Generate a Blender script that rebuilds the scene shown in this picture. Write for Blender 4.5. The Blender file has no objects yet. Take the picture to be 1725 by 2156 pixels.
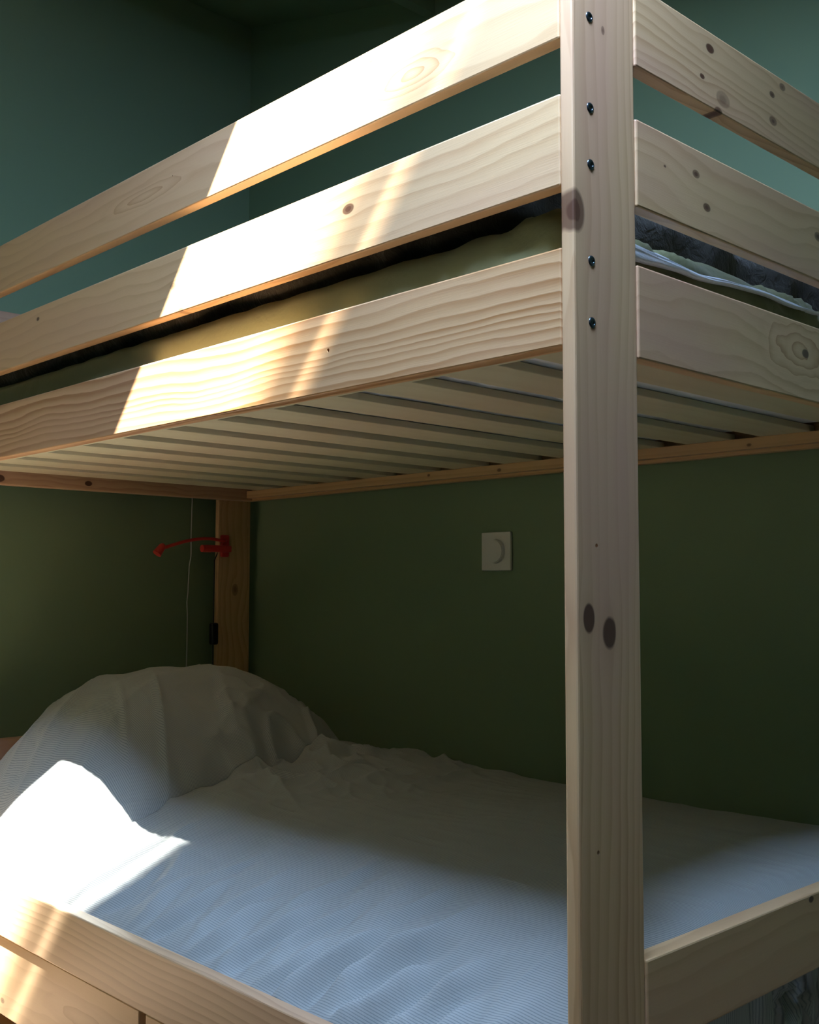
import bpy, bmesh, math, random
import numpy as np
from mathutils import Vector, Matrix

# ------------------------------------------------------------------ camera, light, exposure
SC = bpy.context.scene
COL = SC.collection
cam_data = bpy.data.cameras.new('camera')
cam = bpy.data.objects.new('camera', cam_data)
COL.objects.link(cam)
F = Vector((0.68880843, 0.72165981, 0.06892072))
R = Vector((0.7232965, -0.69053544, 0.0017257))
U = Vector((-0.04883757, -0.04866143, 0.99762065))
M = Matrix((R, U, -F)).transposed().to_4x4()
M.translation = Vector((-0.86886, -0.67099, 0.90703))
cam.matrix_world = M
cam_data.sensor_fit = 'HORIZONTAL'
cam_data.sensor_width = 36.0
cam_data.lens = 2317.05 / 1725.0 * 36.0
cam_data.clip_start = 0.02
SC.camera = cam

SC.view_settings.view_transform = 'Standard'
SC.view_settings.look = 'None'
SC.view_settings.gamma = 1.0
SC.view_settings.use_curve_mapping = False
SC.view_settings.exposure = 0.0

world = bpy.data.worlds.new('world')
SC.world = world
world.use_nodes = True
world.node_tree.nodes['Background'].inputs[0].default_value = (0.50, 0.68, 1.0, 1)
world.node_tree.nodes['Background'].inputs[1].default_value = 1.0

# the sun, falling steeply through the roof window
SUN_DIR = Vector((0.26, 0.80, -1.0))
sd = bpy.data.lights.new('sun', 'SUN')
sd.energy = 86.0
sd.angle = math.radians(0.6)
sd.color = (1.0, 0.975, 0.94)
sun = bpy.data.objects.new('sun', sd)
COL.objects.link(sun)
sun.rotation_euler = SUN_DIR.to_track_quat('-Z', 'Y').to_euler()
sun.location = (-0.9, -2.0, 4.5)

# daylight of the sky coming in through the window in the sloping ceiling
WX0, WX1, WY0, WY1 = -1.75, -0.06, -0.90, 0.17
SLOPE = 0.272
def ceil_z(y):
    return 2.587 - SLOPE * (1.977 - y)
ad = bpy.data.lights.new('sky_light', 'AREA')
ad.shape = 'RECTANGLE'
ad.size = 0.30
ad.size_y = 0.46
ad.energy = 35.0
ad.color = (0.46, 0.64, 1.0)
sky = bpy.data.objects.new('sky_light', ad)
COL.objects.link(sky)
sky.location = (-0.24, -0.05, ceil_z(-0.05) - 0.012)
sky.rotation_euler = (math.atan(SLOPE), 0, 0)

rnd = random.Random(4)

# ------------------------------------------------------------------ measures
RT = 0.019                    # board thickness
PT, PW = 0.017, 0.1076        # post thickness (along Y), width (along X)
BW, BL = 0.97, 1.931          # bed width (X) and length (Y)
ZB = (1.1513, 1.2532)         # upper side rail
ZM = (1.3174, 1.4144)         # lower guard rail
ZT = (1.473, 1.567)           # top guard rail
ZF = (0.2808, 0.3755)         # lower front rail
ZE = (0.4325, 0.5261)         # lower end board
HEAD_Y, BACK_X = 1.977, 0.997

# ------------------------------------------------------------------ helpers
def mesh_obj(name, bm, mat, parent=None, smooth=False):
    me = bpy.data.meshes.new(name)
    bm.to_mesh(me)
    bm.free()
    if smooth:
        me.polygons.foreach_set('use_smooth', [True] * len(me.polygons))
    o = bpy.data.objects.new(name, me)
    COL.objects.link(o)
    if mat is not None:
        me.materials.append(mat)
    if parent is not None:
        o.parent = parent
        o.matrix_parent_inverse = Matrix.Identity(4)
    return o

def thing(name, label, cat, loc=(0, 0, 0), group=None):
    o = bpy.data.objects.new(name, None)
    COL.objects.link(o)
    o.location = loc
    o.empty_display_size = 0.05
    o['label'] = label
    o['category'] = cat
    if group:
        o['group'] = group
    return o

def tag(o, label, cat, group=None):
    o['label'] = label
    o['category'] = cat
    if group:
        o['group'] = group
    return o

def box_bm(p0, p1, bevel=0.0, segs=2):
    bm = bmesh.new()
    bmesh.ops.create_cube(bm, size=1.0)
    s = Vector(p1) - Vector(p0)
    c = (Vector(p1) + Vector(p0)) / 2
    for v in bm.verts:
        v.co = Vector((v.co.x * s.x, v.co.y * s.y, v.co.z * s.z)) + c
    if bevel > 0:
        bmesh.ops.bevel(bm, geom=list(bm.edges), offset=bevel, segments=segs, affect='EDGES', profile=0.5)
    bmesh.ops.recalc_face_normals(bm, faces=bm.faces)
    return bm

def add_box(bm, p0, p1, bevel=0.0):
    b = box_bm(p0, p1, bevel)
    me = bpy.data.meshes.new('t')
    b.to_mesh(me)
    b.free()
    bm.from_mesh(me)
    bpy.data.meshes.remove(me)

def add_cyl(bm, c, r0, r1, axis, length, seg=24):
    rot = Vector((0, 0, 1)).rotation_difference(Vector(axis).normalized()).to_matrix().to_4x4()
    m = Matrix.Translation(Vector(c) + Vector(axis).normalized() * length / 2) @ rot
    bmesh.ops.create_cone(bm, cap_ends=True, segments=seg, radius1=r0, radius2=r1, depth=length, matrix=m)

def tube_bm(pts, r, seg=12, closed_ends=True):
    """round tube along points; r a number or one radius per point"""
    bm = bmesh.new()
    n = len(pts)
    P = [Vector(p) for p in pts]
    rr = r if isinstance(r, (list, tuple)) else [r] * n
    rings = []
    up = Vector((0.13, 0.21, 1)).normalized()
    for i in range(n):
        t = (P[min(i + 1, n - 1)] - P[max(i - 1, 0)]).normalized()
        a = t.cross(up)
        if a.length < 1e-3:
            a = t.cross(Vector((1, 0, 0)))
        a.normalize()
        b = t.cross(a).normalized()
        rings.append([bm.verts.new(P[i] + (a * math.cos(2 * math.pi * k / seg) + b * math.sin(2 * math.pi * k / seg)) * rr[i]) for k in range(seg)])
    for i in range(n - 1):
        for k in range(seg):
            bm.faces.new((rings[i][k], rings[i][(k + 1) % seg], rings[i + 1][(k + 1) % seg], rings[i + 1][k]))
    if closed_ends:
        bm.faces.new(rings[0])
        bm.faces.new(rings[-1])
    bmesh.ops.recalc_face_normals(bm, faces=bm.faces)
    return bm

# numpy lattice noise, smooth
_rs = np.random.RandomState(7)
_T = _rs.rand(64, 64, 64).astype(np.float64) * 2 - 1
def vnoise(x, y, z=0.0):
    x = np.asarray(x, float); y = np.asarray(y, float); z = np.asarray(z, float) + 0 * x
    xi = np.floor(x).astype(int); yi = np.floor(y).astype(int); zi = np.floor(z).astype(int)
    fx, fy, fz = x - xi, y - yi, z - zi
    s = lambda t: t * t * t * (t * (6 * t - 15) + 10)
    fx, fy, fz = s(fx), s(fy), s(fz)
    g = lambda a, b, c: _T[(xi + a) % 64, (yi + b) % 64, (zi + c) % 64]
    l = lambda a, b, t: a + (b - a) * t
    return l(l(l(g(0, 0, 0), g(1, 0, 0), fx), l(g(0, 1, 0), g(1, 1, 0), fx), fy),
             l(l(g(0, 0, 1), g(1, 0, 1), fx), l(g(0, 1, 1), g(1, 1, 1), fx), fy), fz)
def ridged(x, y, z=0.0):
    return 1.0 - np.abs(vnoise(x, y, z)) * 2.0
def sstep(a, b, t):
    t = np.clip((t - a) / (b - a), 0, 1)
    return t * t * (3 - 2 * t)

# ------------------------------------------------------------------ materials
def new_mat(name):
    m = bpy.data.materials.new(name)
    m.use_nodes = True
    nt = m.node_tree
    b = nt.nodes['Principled BSDF']
    return m, nt, b

class NB:
    """small node-building helper"""
    def __init__(self, nt):
        self.nt = nt
    def math(self, op, a, b=None, c=None, clamp=False):
        n = self.nt.nodes.new('ShaderNodeMath')
        n.operation = op
        n.use_clamp = clamp
        for i, v in enumerate((a, b, c)):
            if v is None:
                continue
            if isinstance(v, (int, float)):
                n.inputs[i].default_value = v
            else:
                self.nt.links.new(v, n.inputs[i])
        return n.outputs[0]
    def noise(self, vec, scale, detail=2.0, rough=0.5, dist=0.0):
        n = self.nt.nodes.new('ShaderNodeTexNoise')
        n.inputs['Scale'].default_value = scale
        n.inputs['Detail'].default_value = detail
        n.inputs['Roughness'].default_value = rough
        n.inputs['Distortion'].default_value = dist
        self.nt.links.new(vec, n.inputs['Vector'])
        return n.outputs['Fac']
    def comb(self, x, y, z):
        n = self.nt.nodes.new('ShaderNodeCombineXYZ')
        for i, v in enumerate((x, y, z)):
            if isinstance(v, (int, float)):
                n.inputs[i].default_value = v
            else:
                self.nt.links.new(v, n.inputs[i])
        return n.outputs[0]
    def ramp(self, fac, stops):
        n = self.nt.nodes.new('ShaderNodeValToRGB')
        while len(n.color_ramp.elements) < len(stops):
            n.color_ramp.elements.new(0.5)
        for e, (p, c) in zip(n.color_ramp.elements, stops):
            e.position = p
            e.color = (*c, 1)
        self.nt.links.new(fac, n.inputs[0])
        return n.outputs[0]
    def mix(self, fac, a, b, mode='MIX'):
        n = self.nt.nodes.new('ShaderNodeMix')
        n.data_type = 'RGBA'
        n.blend_type = mode
        for sock, v in ((n.inputs[0], fac), (n.inputs[6], a), (n.inputs[7], b)):
            if isinstance(v, (int, float)):
                sock.default_value = v
            elif isinstance(v, tuple):
                sock.default_value = (*v, 1)
            else:
                self.nt.links.new(v, sock)
        return n.outputs[2]
    def coords(self):
        t = self.nt.nodes.new('ShaderNodeTexCoord')
        s = self.nt.nodes.new('ShaderNodeSeparateXYZ')
        self.nt.links.new(t.outputs['Object'], s.inputs[0])
        return s.outputs[0], s.outputs[1], s.outputs[2], t.outputs['Object']
    def bump(self, h, strength, dist, bsdf):
        n = self.nt.nodes.new('ShaderNodeBump')
        n.inputs['Strength'].default_value = strength
        n.inputs['Distance'].default_value = dist
        self.nt.links.new(h, n.inputs['Height'])
        self.nt.links.new(n.outputs[0], bsdf.inputs['Normal'])

def wood(name, axis, seed=0.0, knots=(), arcs=(), light=(0.70, 0.475, 0.25), dark=(0.42, 0.21, 0.085),
         freq=55.0, contrast=0.55, wav=0.010, wavlen=3.0, pink=0.0, rough=0.42, power=2.2):
    """planed pine: axis = grain direction (0,1,2). Object coords are world metres.
    knots: (along, across, radius, strength) ; arcs: (along, across, half length, half height, rings)"""
    m, nt, bs = new_mat(name)
    N = NB(nt)
    X = list(N.coords()[:3])
    along = X[axis]
    rest = [X[i] for i in range(3) if i != axis]
    # across = the coordinate running over the wide face, depth = through the board
    if axis == 2:
        across, depth = X[0], X[1]
    elif axis == 1:
        across, depth = X[2], X[0]
    else:
        across, depth = X[2], X[1]
    v_long = N.comb(N.math('MULTIPLY_ADD', along, wavlen, seed * 3.7), N.math('MULTIPLY_ADD', across, 5.0, seed), N.math('MULTIPLY', depth, 4.0))
    w = N.math('SUBTRACT', N.noise(v_long, 1.0, 2.0, 0.5), 0.5)
    c = N.math('MULTIPLY_ADD', w, wav * 10.0, across)
    c = N.math('MULTIPLY_ADD', depth, 0.6, c)
    v_fine = N.comb(N.math('MULTIPLY_ADD', along, wavlen * 7, seed), N.math('MULTIPLY', across, 30.0), N.math('MULTIPLY', depth, 30.0))
    w2 = N.math('SUBTRACT', N.noise(v_fine, 1.0, 2.0, 0.5), 0.5)
    c = N.math('MULTIPLY_ADD', w2, wav * 0.9, c)
    dark_mask = None
    ring_sum = None
    for (ka, kc, kr, ks) in knots:
        da = N.math('DIVIDE', N.math('SUBTRACT', along, ka), kr * 1.6)
        dc = N.math('DIVIDE', N.math('SUBTRACT', across, kc), kr)
        d2 = N.math('ADD', N.math('MULTIPLY', da, da), N.math('MULTIPLY', dc, dc))
        # bend the grain around the knot
        da2 = N.math('MULTIPLY', N.math('MULTIPLY', da, da), 0.12)
        bend = N.math('MULTIPLY', N.math('EXPONENT', N.math('MULTIPLY', N.math('ADD', da2, N.math('MULTIPLY', N.math('MULTIPLY', dc, dc), 0.35)), -1.0)), N.math('MULTIPLY', dc, -kr * 0.9))
        c = N.math('ADD', c, bend)
        dn = N.math('MULTIPLY_ADD', w2, 1.6, d2)
        k = N.math('MULTIPLY', N.math('MULTIPLY', N.math('SUBTRACT', 1.25, dn), 2.2, clamp=True), ks * 1.0)
        core = N.math('MULTIPLY', N.math('SUBTRACT', 1.0, N.math('MULTIPLY', dn, 3.2), clamp=True), ks * 0.5)
        k = N.math('ADD', k, core)
        halo = N.math('MULTIPLY', N.math('EXPONENT', N.math('MULTIPLY', d2, -0.40)), ks * 0.15)
        k = N.math('ADD', k, halo)
        dark_mask = k if dark_mask is None else N.math('MAXIMUM', dark_mask, k)
    arc_mask = None
    for (aa, ac, al, ah, nr) in arcs:
        da = N.math('DIVIDE', N.math('SUBTRACT', along, aa), al)
        dc = N.math('DIVIDE', N.math('SUBTRACT', across, ac), ah)
        dd = N.math('SQRT', N.math('ADD', N.math('MULTIPLY', da, da), N.math('MULTIPLY', dc, dc)))
        dd = N.math('MULTIPLY_ADD', w2, 0.5, dd)
        rr = N.math('FRACT', N.math('MULTIPLY', dd, nr))
        rr = N.math('POWER', rr, 2.6)
        msk = N.math('SUBTRACT', 1.0, N.math('POWER', N.math('MINIMUM', dd, 1.0), 4.0), clamp=True)
        a = N.math('MULTIPLY', rr, msk)
        arc_mask = (a, msk) if arc_mask is None else (N.math('MAXIMUM', arc_mask[0], a), N.math('MAXIMUM', arc_mask[1], msk))
    # growth rings: slow width change, sharp dark late wood
    cv = N.comb(N.math('MULTIPLY', c, 14.0), seed, 0.0)
    cw = N.math('MULTIPLY_ADD', N.noise(cv, 1.0, 1.0, 0.5), 0.05, c)
    saw = N.math('FRACT', N.math('MULTIPLY_ADD', cw, freq, seed))
    line = N.math('POWER', saw, power)
    line = N.math('MULTIPLY', line, N.math('SUBTRACT', 1.0, N.math('POWER', saw, 22.0), clamp=True))
    vs = N.comb(N.math('MULTIPLY', along, 1.4), N.math('MULTIPLY', across, 16.0), N.math('ADD', N.math('MULTIPLY', depth, 16.0), seed))
    vary = N.math('MULTIPLY_ADD', N.noise(vs, 1.0, 2.0, 0.6), 1.5, -0.15, clamp=True)
    line = N.math('MULTIPLY', line, vary)
    if arc_mask is not None:
        line = N.math('ADD', N.math('MULTIPLY', line, N.math('SUBTRACT', 1.0, arc_mask[1])), arc_mask[0])
    fib = N.noise(N.comb(N.math('MULTIPLY', along, 18.0), N.math('MULTIPLY', across, 900.0), N.math('MULTIPLY', depth, 900.0)), 1.0, 1.0, 0.5)
    fac = N.math('MULTIPLY_ADD', N.math('SUBTRACT', fib, 0.5), 0.22, N.math('MULTIPLY', line, contrast * 1.9), clamp=True)
    col = N.ramp(fac, [(0.0, light), (1.0, dark)])
    big = N.noise(N.comb(N.math('MULTIPLY_ADD', along, 2.2, seed), N.math('MULTIPLY', across, 10.0), seed), 1.0, 2.0, 0.5)
    tone = N.math('MULTIPLY', N.math('SUBTRACT', big, 0.42, clamp=True), 1.2 + pink)
    col = N.mix(tone, col, (0.62, 0.36, 0.24))
    if dark_mask is not None:
        dm = N.math('MINIMUM', dark_mask, 0.92)
        col = N.mix(dm, col, (0.075, 0.024, 0.014))
    nt.links.new(col, bs.inputs['Base Color'])
    bs.inputs['Roughness'].default_value = rough
    bs.inputs['Specular IOR Level'].default_value = 0.35
    N.bump(N.math('MULTIPLY_ADD', line, -0.5, fib), 0.14, 0.0005, bs)
    return m

def plain(name, col, rough=0.5, metallic=0.0, spec=0.5, bump_scale=None, bump_strength=0.1, vary=0.0):
    m, nt, bs = new_mat(name)
    N = NB(nt)
    x, y, z, obj = N.coords()
    if vary > 0:
        f = N.noise(obj, 6.0, 3.0, 0.5)
        c = N.mix(N.math('MULTIPLY', f, vary), tuple(col), tuple(k * 0.55 for k in col))
        nt.links.new(c, bs.inputs['Base Color'])
    else:
        bs.inputs['Base Color'].default_value = (*col, 1)
    bs.inputs['Roughness'].default_value = rough
    bs.inputs['Metallic'].default_value = metallic
    bs.inputs['Specular IOR Level'].default_value = spec
    if bump_scale:
        N.bump(N.noise(obj, bump_scale, 3.0, 0.6), bump_strength, 0.001, bs)
    return m

def fabric(name, a, b, stripe_axis=0, pitch=0.0052, width=0.5, wrinkle=0.35, wscale=14.0, weave=True, soft=0.25):
    """woven cloth; stripes (if pitch) run across stripe_axis"""
    m, nt, bs = new_mat(name)
    N = NB(nt)
    X = N.coords()
    at = nt.nodes.new('ShaderNodeAttribute')
    at.attribute_name = 'cloth_uv'
    s = nt.nodes.new('ShaderNodeSeparateXYZ')
    nt.links.new(at.outputs['Vector'], s.inputs[0])
    if pitch:
        f = N.math('FRACT', N.math('DIVIDE', s.outputs[stripe_axis], pitch))
        t = N.math('ABSOLUTE', N.math('SUBTRACT', f, 0.5))
        k = N.math('MULTIPLY', N.math('SUBTRACT', t, 0.25 * (2 - 2 * width) if width < 1 else 0.0), 1.0 / soft, clamp=True)
        col = N.mix(k, a, b)
    else:
        n = N.noise(X[3], 3.0, 3.0, 0.6)
        col = N.mix(n, a, b)
    nt.links.new(col, bs.inputs['Base Color'])
    bs.inputs['Roughness'].default_value = 0.85
    bs.inputs['Specular IOR Level'].default_value = 0.2
    bs.inputs['Sheen Weight'].default_value = 0.15
    w = N.noise(X[3], wscale, 4.0, 0.62, 0.6)
    h = N.math('MULTIPLY', w, 1.0)
    if weave:
        wv = N.noise(X[3], 900.0, 1.0, 0.5)
        h = N.math('MULTIPLY_ADD', wv, 0.04, h)
    N.bump(h, wrinkle, 0.012, bs)
    return m

M_wall = plain('green_wall_paint', (0.22, 0.32, 0.195), 0.75, spec=0.25, bump_scale=160.0, bump_strength=0.12)
M_ceil = plain('green_ceiling_paint', (0.21, 0.29, 0.17), 0.8, spec=0.2, bump_scale=120.0, bump_strength=0.1)
M_white = plain('white_plastic', (0.72, 0.74, 0.72), 0.35, spec=0.4)
M_steel = plain('dark_zinc_bolt', (0.10, 0.13, 0.15), 0.25, 0.9, 0.5)
M_hole = plain('dark_hole', (0.02, 0.015, 0.01), 0.9)
M_red = plain('red_lacquered_metal', (0.62, 0.045, 0.035), 0.35, spec=0.5)
M_black = plain('black_plastic', (0.012, 0.012, 0.014), 0.4)
M_cord = plain('white_cord', (0.55, 0.58, 0.58), 0.5)
M_mwhite = plain('white_mattress_ticking', (0.78, 0.80, 0.82), 0.9, bump_scale=60.0, bump_strength=0.4)
M_olive = fabric('olive_cotton', (0.20, 0.21, 0.10), (0.165, 0.18, 0.088), pitch=0, wrinkle=0.25, wscale=9.0)
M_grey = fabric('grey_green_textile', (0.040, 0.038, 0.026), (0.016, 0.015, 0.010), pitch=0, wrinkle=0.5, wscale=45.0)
M_stripe = fabric('blue_striped_cotton', (0.44, 0.465, 0.44), (0.225, 0.26, 0.26), stripe_axis=0, pitch=0.0034, width=0.5, wrinkle=0.22, wscale=16.0)
M_floor = wood('floor_pine', 1, 5.0, light=(0.25, 0.19, 0.125), dark=(0.15, 0.11, 0.07), rough=0.5)

# ------------------------------------------------------------------ the room
def struct(name, bm, mat, parent=None):
    o = mesh_obj(name, bm, mat, parent)
    if parent is None:
        o['kind'] = 'structure'
    return o
RX0, RY0 = -3.2, -4.6
struct('floor', box_bm((RX0 - .1, RY0 - .1, -0.06), (BACK_X + .1, HEAD_Y + .1, 0.0)), M_floor)
struct('wall_back', box_bm((BACK_X, RY0, 0.0), (BACK_X + 0.1, HEAD_Y, 2.75)), M_wall)
struct('wall_head', box_bm((RX0, HEAD_Y, 0.0), (BACK_X + 0.1, HEAD_Y + 0.1, 2.75)), M_wall)
struct('wall_front', box_bm((RX0 - 0.1, RY0 - .1, 0.0), (RX0, HEAD_Y + .1, 2.75)), M_wall)
struct('wall_near', box_bm((RX0, RY0 - 0.1, 0.0), (BACK_X + 0.1, RY0, 2.75)), M_wall)
# sloping ceiling with the roof window opening
def slope_slab(bm, xa, ya, xb, yb, lo=0.0, th=0.10):
    vs = [bm.verts.new((x, y, ceil_z(y) + lo + h)) for h in (0, th) for x, y in ((xa, ya), (xb, ya), (xb, yb), (xa, yb))]
    for f in ((0, 1, 2, 3), (7, 6, 5, 4), (0, 4, 5, 1), (1, 5, 6, 2), (2, 6, 7, 3), (3, 7, 4, 0)):
        bm.faces.new([vs[i] for i in f])
    bmesh.ops.recalc_face_normals(bm, faces=bm.faces)
bm = bmesh.new()
slope_slab(bm, RX0, RY0, BACK_X, WY0)
slope_slab(bm, RX0, WY1, BACK_X, HEAD_Y)
slope_slab(bm, RX0, WY0, WX0, WY1)
slope_slab(bm, WX1, WY0, BACK_X, WY1)
struct('ceiling', bm, M_ceil)
YB = 1.195
struct('trim_1', box_bm((RX0, YB, 2.328), (BACK_X, YB + 0.03, ceil_z(YB) + 0.02)), M_ceil)
# roof window: wooden frame, and an unseen panel added to block the sun, fading at its edge
M_frame = plain('white_window_frame', (0.7, 0.7, 0.68), 0.5)
bm = bmesh.new()
for a in ((WX0 - .04, WY0 - .04, WX1 + .04, WY0), (WX0 - .04, WY1, WX1 + .04, WY1 + .04), (WX0 - .04, WY0, WX0, WY1), (WX1, WY0, WX1 + .04, WY1)):
    slope_slab(bm, *a, lo=0.10, th=0.04)
win = struct('window_1', bm, M_frame)
bm = bmesh.new()
slope_slab(bm, WX0, WY0, WX1, -0.262, lo=0.02, th=0.002)
mesh_obj('sun_block', bm, plain('sun_block_white', (0.7, 0.7, 0.68), 0.9), win)
def sun_fade(name, alpha):
    m, nt, bs = new_mat(name)
    N = NB(nt)
    x, y, z, ob = N.coords()
    bs.inputs['Base Color'].default_value = (0.8, 0.8, 0.78, 1)
    t = N.math('DIVIDE', N.math('ADD', y, 0.262), 0.152, clamp=True)
    a = N.ramp(t, [(0.0, (.92,) * 3), (0.16, (0.55,) * 3), (0.24, (0.40,) * 3), (0.34, (.72,) * 3), (0.50, (.66,) * 3), (0.74, (.28,) * 3), (1.0, (0.0,) * 3)])  # alpha bands shaped to soften the edge of the sun strip
    nt.links.new(a, bs.inputs['Alpha'])
    return m
bm = bmesh.new()
slope_slab(bm, WX0, -0.262, WX1, -0.110, lo=0.02, th=0.001)
mesh_obj('sun_block_edge', bm, sun_fade('sun_fade_alpha', 0.55), win)

# ------------------------------------------------------------------ the bunk bed
bed = thing('bunk_bed', 'pale pine bunk bed with slatted guard rails and corner posts against green wall', 'bunk bed', (0, 0, 0))

def board(name, p0, p1, mat, parent=bed, bevel=0.0022):
    return mesh_obj(name, box_bm(p0, p1, bevel, 2), mat, parent)

def drill(o, holes, depth=0.012):
    """real drill holes: (centre, radius, inward axis)"""
    for c, r, ax in holes:
        b = bmesh.new()
        a = Vector(ax).normalized()
        add_cyl(b, Vector(c) - a * 0.004, r, r, a, depth + 0.004, 16)
        me = bpy.data.meshes.new('cut')
        b.to_mesh(me)
        b.free()
        co = bpy.data.objects.new('cut', me)
        COL.objects.link(co)
        md = o.modifiers.new('b', 'BOOLEAN')
        md.operation = 'DIFFERENCE'
        md.object = co
        md.solver = 'EXACT'
        dg = bpy.context.evaluated_depsgraph_get()
        dg.update()
        nm = bpy.data.meshes.new_from_object(o.evaluated_get(dg))
        old = o.data
        o.modifiers.remove(md)
        o.data = nm
        bpy.data.meshes.remove(old)
        bpy.data.objects.remove(co)
        bpy.data.meshes.remove(me)

# posts. Knots given as (height, across X, radius, strength)
Wp = wood('pine_post', 2, 1.3, knots=[(1.288, 0.004, 0.014, 0.7), (0.877, 0.018, 0.009, 0.9), (0.862, 0.052, 0.011, 0.95), (1.493, 0.052, 0.003, 0.5)],
          freq=75.0, contrast=0.5, wav=0.010, wavlen=1.2, pink=1.0)
Wq = wood('pine_far_post', 2, 8.1, knots=[(0.9, 0.92, 0.01, 0.4)], freq=60.0, contrast=0.4)
post = board('post', (0, 0, 0), (PW, PT, 1.70), Wp, bevel=0.0025)
drill(post, [((0.032, 0, 0.950), 0.0021, (0, 1, 0)), ((0.030, 0, 0.647), 0.0021, (0, 1, 0))])
board('post', (BW - PW, 0, 0), (BW, PT, 1.70), Wq)
board('post', (0, BL - PT, 0), (PW, BL, 1.60), Wq)
board('post', (BW - PW, BL - PT, 0), (BW, BL, 1.60), Wq)

BZ = [1.499, 1.402, 1.342, 1.241, 1.177]
def bolt_at(z):
    bm = bmesh.new()
    r = 0.0056
    # domed flange ring with a hexagonal socket
    prof = [(r, 0.0), (r * 0.96, 0.0006), (r * 0.75, 0.0012), (r * 0.55, 0.0013), (r * 0.50, 0.0010), (r * 0.46, 0.0003), (0.0, 0.0003)]
    rings = []
    seg = 24
    for q, h in prof[:-1]:
        rings.append([bm.verts.new((0.0285 + q * math.cos(2 * math.pi * k / seg), -h, z + q * math.sin(2 * math.pi * k / seg))) for k in range(seg)])
    cv = bm.verts.new((0.0285, -0.0003, z))
    for i in range(len(rings) - 1):
        for k in range(seg):
            bm.faces.new((rings[i][k], rings[i][(k + 1) % seg], rings[i + 1][(k + 1) % seg], rings[i + 1][k]))
    for k in range(seg):
        bm.faces.new((rings[-1][k], rings[-1][(k + 1) % seg], cv))
    bmesh.ops.recalc_face_normals(bm, faces=bm.faces)
    b = mesh_obj('bolt', bm, M_steel, post, smooth=True)
    return b
for z in BZ:
    bolt_at(z)

# front side boards, x = 0 .. RT
W1 = wood('pine_top_guard', 1, 2.1, knots=[(0.31, 1.552, 0.004, 0.3)],
          arcs=[(0.84, 1.523, 0.16, 0.020, 3.0), (0.235, 1.510, 0.085, 0.030, 4.0)], freq=42.0, contrast=0.38, wav=0.012, wavlen=1.6)
W2 = wood('pine_low_guard', 1, 4.6, knots=[(0.351, 1.377, 0.0065, 0.72), (0.758, 1.361, 0.005, 0.35), (0.735, 1.318, 0.005, 0.35), (1.215, 1.392, 0.0035, 0.7)],
          freq=50.0, contrast=0.42, wav=0.010, wavlen=2.0)
W3 = wood('pine_side_rail', 1, 9.2, freq=85.0, contrast=1.1, wav=0.005, wavlen=2.2, power=1.5, light=(0.69, 0.44, 0.225), dark=(0.42, 0.205, 0.075))
W4 = wood('pine_lower_rail', 1, 6.7, arcs=[], freq=75.0, contrast=0.55, wav=0.006, wavlen=1.3, light=(0.69, 0.48, 0.28), dark=(0.40, 0.22, 0.115))
y0, y1 = PT, BL - PT
top_rail = board('guard_rail', (0, y0, ZT[0]), (RT, y1, ZT[1]), W1)
drill(top_rail, [((0, 0.764, 1.533), 0.0013, (1, 0, 0))])
board('guard_rail', (0, y0, ZM[0]), (RT, y1, ZM[1]), W2)
side = board('side_rail', (0, y0, ZB[0]), (RT + 0.004, y1, ZB[1]), W3)
drill(side, [((0, 0.388, 1.205), 0.0024, (1, 0, 0))])
board('side_rail', (0, y0, ZF[0]), (RT + 0.004, y1, ZF[1]), W4)
# back side boards
Wb = wood('pine_back_rail', 1, 3.3, freq=90.0, contrast=0.6, wav=0.004, wavlen=1.0, light=(0.64, 0.44, 0.22), dark=(0.42, 0.24, 0.10),
          knots=[(0.93, 1.165, 0.004, 0.6), (0.60, 1.16, 0.003, 0.5), (1.15, 1.17, 0.003, 0.5), (0.33, 1.165, 0.003, 0.5)])
for z in (ZB, ZM, ZT, ZF):
    board('side_rail' if z in (ZB, ZF) else 'guard_rail', (BW - RT, y0, z[0]), (BW, y1, z[1]), Wb)
# near end boards (foot end)
E1 = wood('pine_end_top', 0, 5.2, knots=[(0.261, 1.546, 0.0055, 0.8), (0.243, 1.506, 0.003, 0.75), (0.289, 1.493, 0.009, 0.35), (0.409, 1.537, 0.004, 0.7),
          (0.410, 1.503, 0.006, 0.6), (0.437, 1.556, 0.005, 0.6), (0.278, 1.474, 0.005, 0.7)], freq=85.0, contrast=0.55, wav=0.008, wavlen=2.4, pink=1.2)
E2 = wood('pine_end_middle', 0, 7.9, knots=[(0.226, 1.384, 0.0045, 0.62), (0.248, 1.350, 0.005, 0.72), (0.527, 1.378, 0.006, 0.6), (0.162, 1.376, 0.0015, 0.6)],
          freq=48.0, contrast=0.45, wav=0.010, wavlen=2.4, pink=1.6)
E3 = wood('pine_end_low', 0, 2.2, knots=[(0.484, 1.213, 0.006, 0.8)], arcs=[(0.47, 1.215, 0.12, 0.045, 4.0)], freq=52.0, contrast=0.5, wav=0.012, wavlen=3.0, pink=1.6)
E4 = wood('pine_lower_end', 0, 3.9, knots=[(0.465, 0.52, 0.004, 0.8), (0.50, 0.482, 0.004, 0.7)], freq=40.0, contrast=0.35, wav=0.010, wavlen=2.0)
x0, x1 = PW, BW - PW
for z, mt, nm in ((ZT, E1, 'end_board'), (ZM, E2, 'end_board'), (ZB, E3, 'end_board'), (ZE, E4, 'end_board')):
    board(nm, (x0, -0.002, z[0]), (x1, 0.017 if z is not ZE else 0.022, z[1]), mt)
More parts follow.
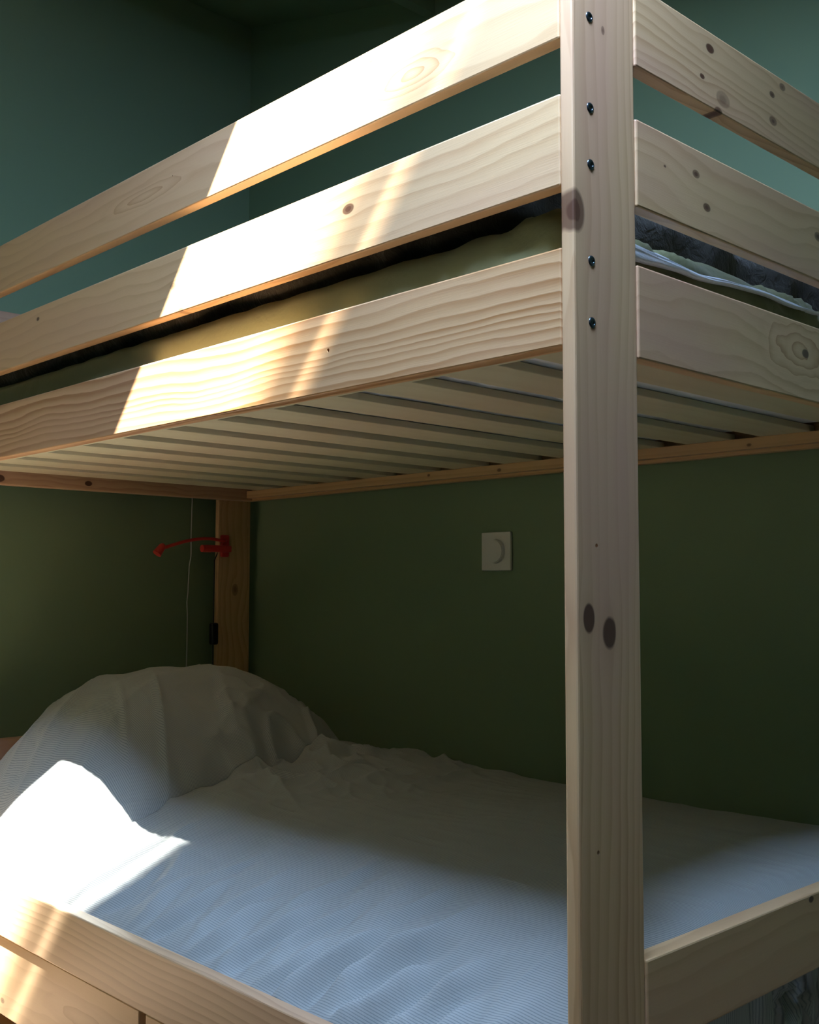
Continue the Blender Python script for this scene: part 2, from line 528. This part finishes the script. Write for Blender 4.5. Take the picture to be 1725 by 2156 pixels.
# head end boards
Wh = wood('pine_head_board', 0, 6.1, knots=[(0.22, 1.165, 0.008, 0.9), (0.45, 1.168, 0.006, 0.9), (0.05, 1.165, 0.006, 0.8)], freq=60.0, contrast=0.5, light=(0.58, 0.38, 0.22), dark=(0.36, 0.18, 0.10), pink=1.5)
for z in (ZB, ZM, ZT, (0.40, 0.55)):
    board('end_board', (0.024, 1.879, z[0]), (BW - RT, BL - PT, z[1]), Wh)
# ledges carrying the slats and the slats
Ws = wood('pine_slat', 0, 1.9, freq=38.0, contrast=0.22, wav=0.008, light=(0.62, 0.60, 0.42), dark=(0.47, 0.42, 0.26), rough=0.6)
SZ = 1.178
board('ledge', (RT + 0.004, 0.02, SZ - 0.022), (RT + 0.026, 1.879, SZ), Ws, bevel=0.001)
board('ledge', (BW - RT - 0.020, 0.02, SZ - 0.020), (BW - RT, 1.879, SZ), Wb, bevel=0.001)
TS = 0.0115
slat_mesh = None
for k in range(12):
    ya = 0.063 + 0.152 * k
    if slat_mesh is None:
        s0 = board('slat', (RT + 0.006, ya, SZ), (BW - RT - 0.002, ya + 0.094, SZ + TS), Ws, bevel=0.0015)
        slat_mesh = s0
    else:
        s = slat_mesh.copy()
        COL.objects.link(s)
        s.parent = bed
        s.location = (0, ya - 0.063, 0)

# lower slatted base and drawers
board('ledge', (RT + 0.004, 0.02, ZF[0] + 0.005), (RT + 0.026, 1.879, ZF[0] + 0.025), Wb, bevel=0.001)
board('ledge', (BW - RT - 0.022, 0.02, ZF[0] + 0.005), (BW - RT, 1.879, ZF[0] + 0.025), Wb, bevel=0.001)
for k in range(12):
    s = slat_mesh.copy()
    COL.objects.link(s)
    s.parent = bed
    s.location = (0, 0.152 * k, ZF[0] + 0.025 - SZ)

Wd = wood('pine_drawer', 1, 2.8, knots=[(-0.047, 0.167, 0.005, 0.55)], arcs=[(-0.34, 0.215, 0.14, 0.03, 2.0)], freq=30.0, contrast=0.35, wav=0.014, wavlen=2.2,
          light=(0.74, 0.52, 0.29), dark=(0.52, 0.31, 0.14))
def drawer(ya, yb, label):
    d = thing('underbed_drawer', label, 'drawer', (0.3, (ya + yb) / 2, 0.0), 'drawers under the lower bunk')
    off = Vector((-0.3, -(ya + yb) / 2, 0))
    def part(nm, a, b, mt):
        bmx = box_bm(a, b, 0.0018)
        bmesh.ops.translate(bmx, verts=bmx.verts, vec=off)
        o = mesh_obj(nm, bmx, mt, d)
        return o
    part('front_panel', (0.006, ya, 0.142), (0.026, yb, 0.2775), Wd)
    part('side_panel', (0.026, ya + 0.01, 0.06), (0.80, ya + 0.025, 0.24), Wb)
    part('side_panel', (0.026, yb - 0.025, 0.06), (0.80, yb - 0.01, 0.24), Wb)
    part('back_panel', (0.785, ya + 0.025, 0.06), (0.80, yb - 0.025, 0.24), Wb)
    part('bottom_panel', (0.026, ya + 0.025, 0.06), (0.785, yb - 0.025, 0.07), Wb)
    for cx in (0.08, 0.72):
        for cy in (ya + 0.08, yb - 0.08):
            b = bmesh.new()
            add_cyl(b, (cx, cy - 0.010, 0.025), 0.025, 0.025, (0, 1, 0), 0.020, 24)
            add_box(b, (cx - 0.02, cy - 0.014, 0.045), (cx + 0.02, cy + 0.014, 0.06))
            bmesh.ops.translate(b, verts=b.verts, vec=off)
            mesh_obj('castor', b, M_black, d)
    return d
drawer(0.8285, 1.87, 'pine drawer under the lower bunk, left of the dark gap, with a brown knot')
drawer(0.06, 0.8095, 'pine drawer under the lower bunk, right of the dark gap at the bottom')

# ------------------------------------------------------------------ soft things
def grid_obj(name, P, UV, mat, parent=None, close_to=None):
    """P: (n,m,3) array -> smooth surface; optionally thickened"""
    n, m, _ = P.shape
    me = bpy.data.meshes.new(name)
    verts = P.reshape(-1, 3)
    i, j = np.meshgrid(np.arange(n - 1), np.arange(m - 1), indexing='ij')
    a = (i * m + j).ravel()
    faces = np.stack([a, a + m, a + m + 1, a + 1], 1)
    allv = [verts]
    allf = [faces]
    if close_to is not None:
        bot = close_to.reshape(-1, 3)
        off = len(verts)
        allv.append(bot)
        allf.append(faces[:, ::-1] + off)
        rim = [k for k in range(m)] + [r * m + m - 1 for r in range(1, n)] + [(n - 1) * m + k for k in range(m - 2, -1, -1)] + [r * m for r in range(n - 2, 0, -1)]
        rim = np.array(rim)
        nx = np.roll(rim, -1)
        allf.append(np.stack([rim, nx, nx + off, rim + off], 1))
    V = np.concatenate(allv)
    Fc = np.concatenate(allf)
    me.vertices.add(len(V))
    me.vertices.foreach_set('co', V.ravel())
    me.loops.add(len(Fc) * 4)
    me.loops.foreach_set('vertex_index', Fc.ravel().astype(np.int32))
    me.polygons.add(len(Fc))
    me.polygons.foreach_set('loop_start', np.arange(0, len(Fc) * 4, 4, dtype=np.int32))
    me.polygons.foreach_set('loop_total', np.full(len(Fc), 4, np.int32))
    me.update(calc_edges=True)
    me.validate()
    at = me.attributes.new('cloth_uv', 'FLOAT_VECTOR', 'POINT')
    uv = UV.reshape(-1, 3)
    if close_to is not None:
        uv = np.concatenate([uv, uv])
    at.data.foreach_set('vector', uv.astype(np.float32).ravel())
    me.polygons.foreach_set('use_smooth', np.ones(len(Fc), bool))
    bmx = bmesh.new()
    bmx.from_mesh(me)
    bmesh.ops.recalc_face_normals(bmx, faces=bmx.faces)
    bmx.to_mesh(me)
    bmx.free()
    me.materials.append(mat)
    o = bpy.data.objects.new(name, me)
    COL.objects.link(o)
    if parent:
        o.parent = parent
    return o

def soft_box(name, lo, hi, r, step, disp, mat, parent=None, post=None):
    """rounded box with fine faces; disp(P, N) gives a displacement along the normal"""
    lo = np.array(lo, float); hi = np.array(hi, float)
    bmx = bmesh.new()
    cells = [max(2, int((hi[k] - lo[k]) / step)) for k in range(3)]
    vid = {}
    P = []
    def v(i, j, k):
        key = (i, j, k)
        if key not in vid:
            t = lambda q, n: q / n
            P.append([t(i, cells[0]), t(j, cells[1]), t(k, cells[2])])
            vid[key] = len(P) - 1
        return vid[key]
    Fc = []
    a, b, c = cells
    for i in range(a):
        for j in range(b):
            Fc.append((v(i, j, 0), v(i, j + 1, 0), v(i + 1, j + 1, 0), v(i + 1, j, 0)))
            Fc.append((v(i, j, c), v(i + 1, j, c), v(i + 1, j + 1, c), v(i, j + 1, c)))
    for i in range(a):
        for k in range(c):
            Fc.append((v(i, 0, k), v(i + 1, 0, k), v(i + 1, 0, k + 1), v(i, 0, k + 1)))
            Fc.append((v(i, b, k), v(i, b, k + 1), v(i + 1, b, k + 1), v(i + 1, b, k)))
    for j in range(b):
        for k in range(c):
            Fc.append((v(0, j, k), v(0, j, k + 1), v(0, j + 1, k + 1), v(0, j + 1, k)))
            Fc.append((v(a, j, k), v(a, j + 1, k), v(a, j + 1, k + 1), v(a, j, k + 1)))
    P = lo + np.array(P) * (hi - lo)
    inner = np.clip(P, lo + r, hi - r)
    d = P - inner
    L = np.linalg.norm(d, axis=1, keepdims=True)
    Nn = np.where(L > 1e-9, d / np.maximum(L, 1e-9), 0)
    P = inner + Nn * r
    flat = L[:, 0] <= 1e-9
    Nn[flat] = (0, 0, 1)
    UV = P.copy()
    P = P + Nn * disp(P, Nn)[:, None]
    if post is not None:
        P = post(P)
    me = bpy.data.meshes.new(name)
    me.from_pydata(P.tolist(), [], Fc)
    at = me.attributes.new('cloth_uv', 'FLOAT_VECTOR', 'POINT')
    at.data.foreach_set('vector', UV.astype(np.float32).ravel())
    me.polygons.foreach_set('use_smooth', np.ones(len(Fc), bool))
    me.materials.append(mat)
    me.update()
    o = bpy.data.objects.new(name, me)
    COL.objects.link(o)
    if parent:
        o.parent = parent
    return o

# upper mattress with olive sheet
um = thing('mattress', 'upper bunk mattress in an olive green fitted sheet behind the rails', 'mattress', (0, 0, 0))
def d_up(P, Nn):
    near = np.exp(-((P[:, 1] - 0.03) / 0.16) ** 2)
    a = vnoise(P[:, 0] * 5, P[:, 1] * 5, P[:, 2] * 8) * 0.0035
    b = ridged(P[:, 0] * 18 + P[:, 2] * 20, P[:, 1] * 22 + P[:, 2] * 14, P[:, 2] * 20) * (0.001 + 0.007 * near)
    return a + b
soft_box('fitted_sheet', (0.030, 0.040, SZ + TS + 0.006), (0.940, 1.868, 1.307), 0.022, 0.009, d_up, M_olive, um)
def d_mw(P, Nn):
    return np.maximum(0, vnoise(P[:, 0] * 30, P[:, 1] * 12, 1.3)) * 0.002
soft_box('mattress_underside', (0.036, 0.036, SZ + TS + 0.001), (0.934, 1.862, SZ + TS + 0.03), 0.008, 0.02, d_mw, M_mwhite, um)
def d_ub(P, Nn):
    return vnoise(P[:, 0] * 9, P[:, 1] * 9, P[:, 2] * 6) * 0.010 + ridged(P[:, 0] * 13, P[:, 1] * 12 + P[:, 2] * 8, P[:, 2] * 9) * 0.006
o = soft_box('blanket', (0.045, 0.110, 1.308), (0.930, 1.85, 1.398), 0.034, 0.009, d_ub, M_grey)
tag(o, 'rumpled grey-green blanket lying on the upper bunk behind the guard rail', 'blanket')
# bunched light sheet at the foot of the upper bed, seen through the end boards
n, m = 220, 60
xs = np.linspace(0.105, 0.60, n)
ts = np.linspace(0, 1, m)
Xg, Tg = np.meshgrid(xs, ts, indexing='ij')
fall = np.exp(-np.clip(Xg - 0.16, 0, 1) / 0.22)
Z = 1.272 + 0.016 * sstep(0.10, 0.5, Xg) + (0.046 * fall) * Tg ** 0.85 + 0.003 * vnoise(Xg * 14, Tg * 3, 2.2)
Y = 0.024 + 0.008 * Tg + 0.060 * Tg ** 1.5 * fall ** 0.5 - 0.010 * fall * np.clip(ridged(Xg * 11 + Tg * 3.0, Tg * 4.0, 0.4), 0, 1) * (0.3 + Tg)
Y = np.maximum(Y, 0.0215)
P = np.stack([Xg, Y, Z], 2)
M_blue = fabric('pale_blue_cotton', (0.74, 0.80, 0.84), (0.62, 0.70, 0.76), pitch=0, wrinkle=0.3, wscale=30.0)
Q = P.copy(); Q[..., 1] += 0.006; Q[..., 2] -= 0.002
o = grid_obj('bed_sheet', P, P.copy(), M_blue, close_to=Q)
tag(o, 'bunched pale blue sheet at the foot of the upper bunk behind the end boards', 'bed sheet')

# the striped duvet on the lower bunk (height field)
n, m = 330, 640
xs = 0.0265 + (0.9475 - 0.0265) * np.linspace(0, 1, n) ** 1.25
ys = np.linspace(0.028, 1.872, m)
Xg, Yg = np.meshgrid(xs, ys, indexing='ij')
CREASES = [(1.01, .04, .12, .007, .010), (0.905, .04, .11, .008, .010), (0.845, .03, .12, .009, .011), (0.955, .05, .10, .004, .008), (0.77, .05, .15, .006, .012),
           (0.725, .03, .12, .008, .013), (0.655, .03, .14, .010, .014), (0.60, .07, .17, .006, .012), (0.555, .02, .10, .008, .012), (0.505, .02, .13, .015, .016),
           (0.445, .05, .15, .016, .020), (0.385, .02, .12, .016, .018), (0.325, .03, .13, .012, .018), (0.27, .02, .10, .008, .016), (0.20, .03, .12, .006, .016),
           (1.10, .04, .10, .005, .010), (1.17, .05, .10, .004, .009), (0.68, .13, .24, .004, .012), (0.52, .14, .24, .004, .014), (0.88, .13, .20, .003, .010)]
def duvet_z(X, Y):
    z = 0.512 + 0.012 * vnoise(X * 3.1, Y * 2.3, 0.5)
    z = z + 0.012 * np.exp(-((X - 0.6) / 0.3) ** 2)
    # falls away to the front rail
    t = np.clip((0.34 - X) / 0.315, 0, 1)
    z = z - 0.150 * t ** 2.0
    m_side = sstep(0.30, 0.15, X) * (0.35 + 0.65 * sstep(0.0, 0.06, X - 0.02))
    # gathers running down the front side
    ph = Y + 0.35 * (X - 0.1) + 0.02 * vnoise(X * 6, Y * 5, 3.0)
    g = ridged(ph * 9.0, X * 3.0, 1.7)
    g = np.clip(g, 0, 1) ** 1.6
    g2 = np.clip(ridged(ph * 25.0, X * 4.0, 4.1), 0, 1) ** 1.5
    lo = 0.35 + 0.65 * sstep(-0.3, 0.5, vnoise(Y * 3.1, X * 2.0, 11.0))
    z = z + m_side * (0.014 * g * lo + 0.003 * g2 - 0.006)
    # single creases running up the front side: (y at x = .05, start x, end x, height, half width)
    for cy, ca, cb, ch, cw in CREASES:
        q = Y - cy + 0.58 * (X - 0.05) + 0.006 * np.sin(X * 60 + cy * 40)
        along = sstep(ca - 0.02, ca + 0.03, X) * sstep(cb + 0.03, cb - 0.03, X)
        ridge = np.exp(-(q / cw) ** 2) - 0.9 * np.exp(-((q + 1.7 * cw) / (1.25 * cw)) ** 2)
        z = z + 1.5 * ch * along * ridge
    # crumples below the pillow
    c = np.exp(-(((Y - 1.15) / 0.22) ** 2 + ((X - 0.66) / 0.24) ** 2))
    w = ridged(X * 9 + 1.5 * vnoise(X * 5, Y * 5, 8.0), Y * 9, 5.5)
    z = z + c * (0.034 * np.clip(w, 0, 1) ** 1.3 + 0.013 * ridged(X * 20, Y * 19, 2.0))
    # pulls from the pillow towards the foot
    pl = np.exp(-((Y - 1.22) / 0.20) ** 2) * sstep(0.15, 0.35, X)
    z = z + pl * 0.022 * np.clip(ridged((X - 0.45 * Y) * 13, Y * 2.2, 7.7), 0, 1) ** 1.2
    z = z + 0.003 * vnoise(X * 13, Y * 11, 9.0) + 0.0012 * ridged(X * 40, Y * 12, 3.3)
    # sink at the foot board and the wall edge
    z = z - 0.020 * sstep(0.07, 0.025, Y) - 0.03 * sstep(0.90, 0.95, X)
    z = z + 0.020 * sstep(1.15, 1.45, Y) * sstep(0.15, 0.5, X)
    return z
# lower mattress with crumpled striped sheet tail under the end board
lm = thing('mattress', 'lower bunk mattress under the striped duvet, seen below the end board', 'mattress', (0, 0, 0))
def d_lm(P, Nn):
    end = np.exp(-((P[:, 1] - 0.03) / 0.03) ** 2) * sstep(0.25, 0.5, P[:, 0])
    f = P[:, 0] * 26 + P[:, 2] * 17 * np.sin(P[:, 0] * 23)
    return vnoise(P[:, 0] * 6, P[:, 1] * 6, P[:, 2] * 6) * 0.004 + end * (0.026 * ridged(f, P[:, 2] * 7, 0.3) - 0.016)
def under_duvet(P):
    P[:, 2] = np.minimum(P[:, 2], np.maximum(duvet_z(P[:, 0], P[:, 1]) - 0.022, 0.33))
    P[:, 0] = np.maximum(P[:, 0], 0.045)
    return P
ZL = ZF[0] + 0.025 + TS
soft_box('fitted_sheet', (0.030, 0.034, ZL + 0.003), (0.944, 1.868, 0.470), 0.030, 0.009, d_lm, M_stripe, lm, post=under_duvet)

Z = duvet_z(Xg, Yg)
P = np.stack([Xg, Yg, Z], 2)
arc = np.concatenate([np.zeros((1, m)), np.cumsum(np.sqrt(np.diff(Xg, axis=0) ** 2 + np.diff(0.512 - 0.150 * np.clip((0.34 - Xg) / 0.315, 0, 1) ** 2.0, axis=0) ** 2), 0)])
rel = Z - (0.512 - 0.150 * np.clip((0.34 - Xg) / 0.315, 0, 1) ** 2.0)
UV = np.stack([arc + 0.75 * rel + 0.004 * vnoise(Xg * 2, Yg * 2, 6.0), Yg, Z], 2)
Q = P.copy()
Q[..., 2] = P[..., 2] - 0.014 - 0.03 * sstep(0.05, 0.03, Xg)
dv = grid_obj('duvet', P, UV, M_stripe, close_to=Q)
tag(dv, 'blue and white finely striped duvet spread over the lower bunk', 'duvet')

# the pillow at the head of the lower bunk
n, m = 200, 200
u = np.linspace(-1, 1, n); v = np.linspace(-1, 1, m)
Ug, Vg = np.meshgrid(u, v, indexing='ij')
# map the square to a rounded-corner outline
k = np.maximum(np.abs(Ug), np.abs(Vg))
nn = (np.abs(Ug) ** 3.2 + np.abs(Vg) ** 3.2) ** (1 / 3.2)
sc_ = np.where(nn > 1e-9, k / np.maximum(nn, 1e-9), 1.0)
Ug, Vg = Ug * sc_, Vg * sc_
k = 1 - (1 - k) ** 1.5
ratio = np.where(nn > 1e-9, k / np.maximum((np.abs(Ug) ** 3.2 + np.abs(Vg) ** 3.2) ** (1 / 3.2), 1e-9), 1.0)
Ug, Vg = Ug * ratio, Vg * ratio
pcx, pcy, phx, phy = 0.475, 1.530, 0.435, 0.335
prof = np.clip(1 - k ** 2.0, 0, 1) ** 0.85
X = pcx + Ug * phx
Y = pcy + Vg * phy + 0.10 * Ug
base = duvet_z(np.clip(X, 0.03, 0.90), Y) + 0.0005
top = base + 0.176 * prof + 0.03 * prof * np.clip(-Ug, 0, 1)
edge = np.clip(1 - prof * 1.2, 0, 1)
top += 0.016 * prof * np.clip(ridged((Y - 0.55 * X) * 9.5, (X + 0.5 * Y) * 1.6, 2.6), 0, 1) ** 1.6
top += 0.009 * np.sqrt(prof) * edge * ridged(X * 14, Y * 10, 8.1)
top += 0.004 * prof * vnoise(X * 11, Y * 11, 1.1)
bot = np.minimum(base, top - 0.0003)
P = np.stack([X, Y, top], 2)
Q = np.stack([X, Y, bot], 2)
UV = np.stack([X * 1.08 + 0.1 * Y, Y, X], 2)
pil = grid_obj('pillow', P, UV, M_stripe, close_to=Q)
tag(pil, 'plump striped pillow at the head of the lower bunk', 'pillow')

# ------------------------------------------------------------------ wall dimmer switch
sw = thing('wall_switch', 'square white wall switch with a round rotary dial on green wall', 'wall switch', (BACK_X, 0.993, 0.990))
mesh_obj('switch_plate', box_bm((-0.008, -0.0435, -0.0435), (0.0, 0.0435, 0.0435), 0.0015), M_white, sw)
bm = bmesh.new()
add_cyl(bm, (-0.008, 0, 0), 0.0275, 0.0262, (-1, 0, 0), 0.008, 64)
bmesh.ops.bevel(bm, geom=[e for e in bm.edges if all(abs(v.co.x + 0.016) < 1e-5 for v in e.verts)], offset=0.0015, segments=2, affect='EDGES')
mesh_obj('dial', bm, M_white, sw)

# ------------------------------------------------------------------ red clamp lamp on the far post
lp = thing('clamp_lamp', 'small red clamp reading lamp with a curved arm on the far corner post', 'lamp', (0.878, BL - PT, 1.022))
def lbox(nm, a, b, bev=0.002):
    return mesh_obj(nm, box_bm(a, b, bev), M_red, lp)
lbox('clamp_plate', (-0.012, -0.012, -0.030), (0.014, -0.0005, 0.032), 0.004)
bm = bmesh.new()
add_box(bm, (-0.075, -0.030, -0.017), (0.010, -0.012, 0.002), 0.004)
add_cyl(bm, (-0.055, -0.021, -0.008), 0.010, 0.010, (-1, 0, 0), 0.028, 20)
mesh_obj('clamp_body', bm, M_red, lp)
pts = []
for i in range(25):
    t = i / 24
    pts.append((-0.005 - 0.215 * t, -0.024 - 0.01 * t, 0.013 + 0.012 * math.sin(min(t * 2.2, 1.57)) - 0.056 * max(0, t - 0.22) ** 1.45))
mesh_obj('arm', tube_bm(pts, 0.0045, 12), M_red, lp, smooth=True)
e = Vector(pts[-1])
hd = Vector((-0.62, 0, -0.78)).normalized()
bm = bmesh.new()
add_cyl(bm, e - hd * 0.010, 0.0095, 0.0125, hd, 0.026, 24)
add_cyl(bm, e - hd * 0.016, 0.006, 0.0095, hd, 0.006, 24)
mesh_obj('lamp_head', bm, M_red, lp, smooth=False)
bm = bmesh.new()
# cable of the lamp falling behind the post to its inline switch
cpts = [(-0.012, 0.004, -0.010), (-0.024, 0.006, -0.04), (-0.022, 0.010, -0.12), (-0.023, 0.008, -0.20), (-0.026, 0.005, -0.24), (-0.022, 0.010, -0.33), (-0.020, 0.012, -0.45)]
mesh_obj('cable', tube_bm(cpts, 0.0016, 8), M_black, lp, smooth=True)
mesh_obj('cable_switch', box_bm((-0.036, -0.006, -0.272), (-0.014, 0.012, -0.212), 0.005, 3), M_black, lp)

# white cord hanging in the corner
cp = [(0.806, 1.962, 1.30), (0.806, 1.962, 1.15), (0.804, 1.962, 1.05), (0.805, 1.962, 1.00), (0.799, 1.962, 0.96), (0.797, 1.962, 0.90),
      (0.794, 1.962, 0.865), (0.796, 1.962, 0.83), (0.796, 1.962, 0.76), (0.795, 1.962, 0.66), (0.797, 1.962, 0.45), (0.80, 1.962, 0.01)]
fine = []
for i in range(len(cp) - 1):
    for k in range(6):
        t = k / 6
        t2 = t * t * (3 - 2 * t)
        fine.append([cp[i][q] + (cp[i + 1][q] - cp[i][q]) * (t2 if q != 2 else t) for q in range(3)])
fine.append(cp[-1])
o = mesh_obj('cord', tube_bm(fine, 0.0016, 8), M_cord, smooth=True)
tag(o, 'thin white cord hanging down the head wall beside the far post', 'cord')
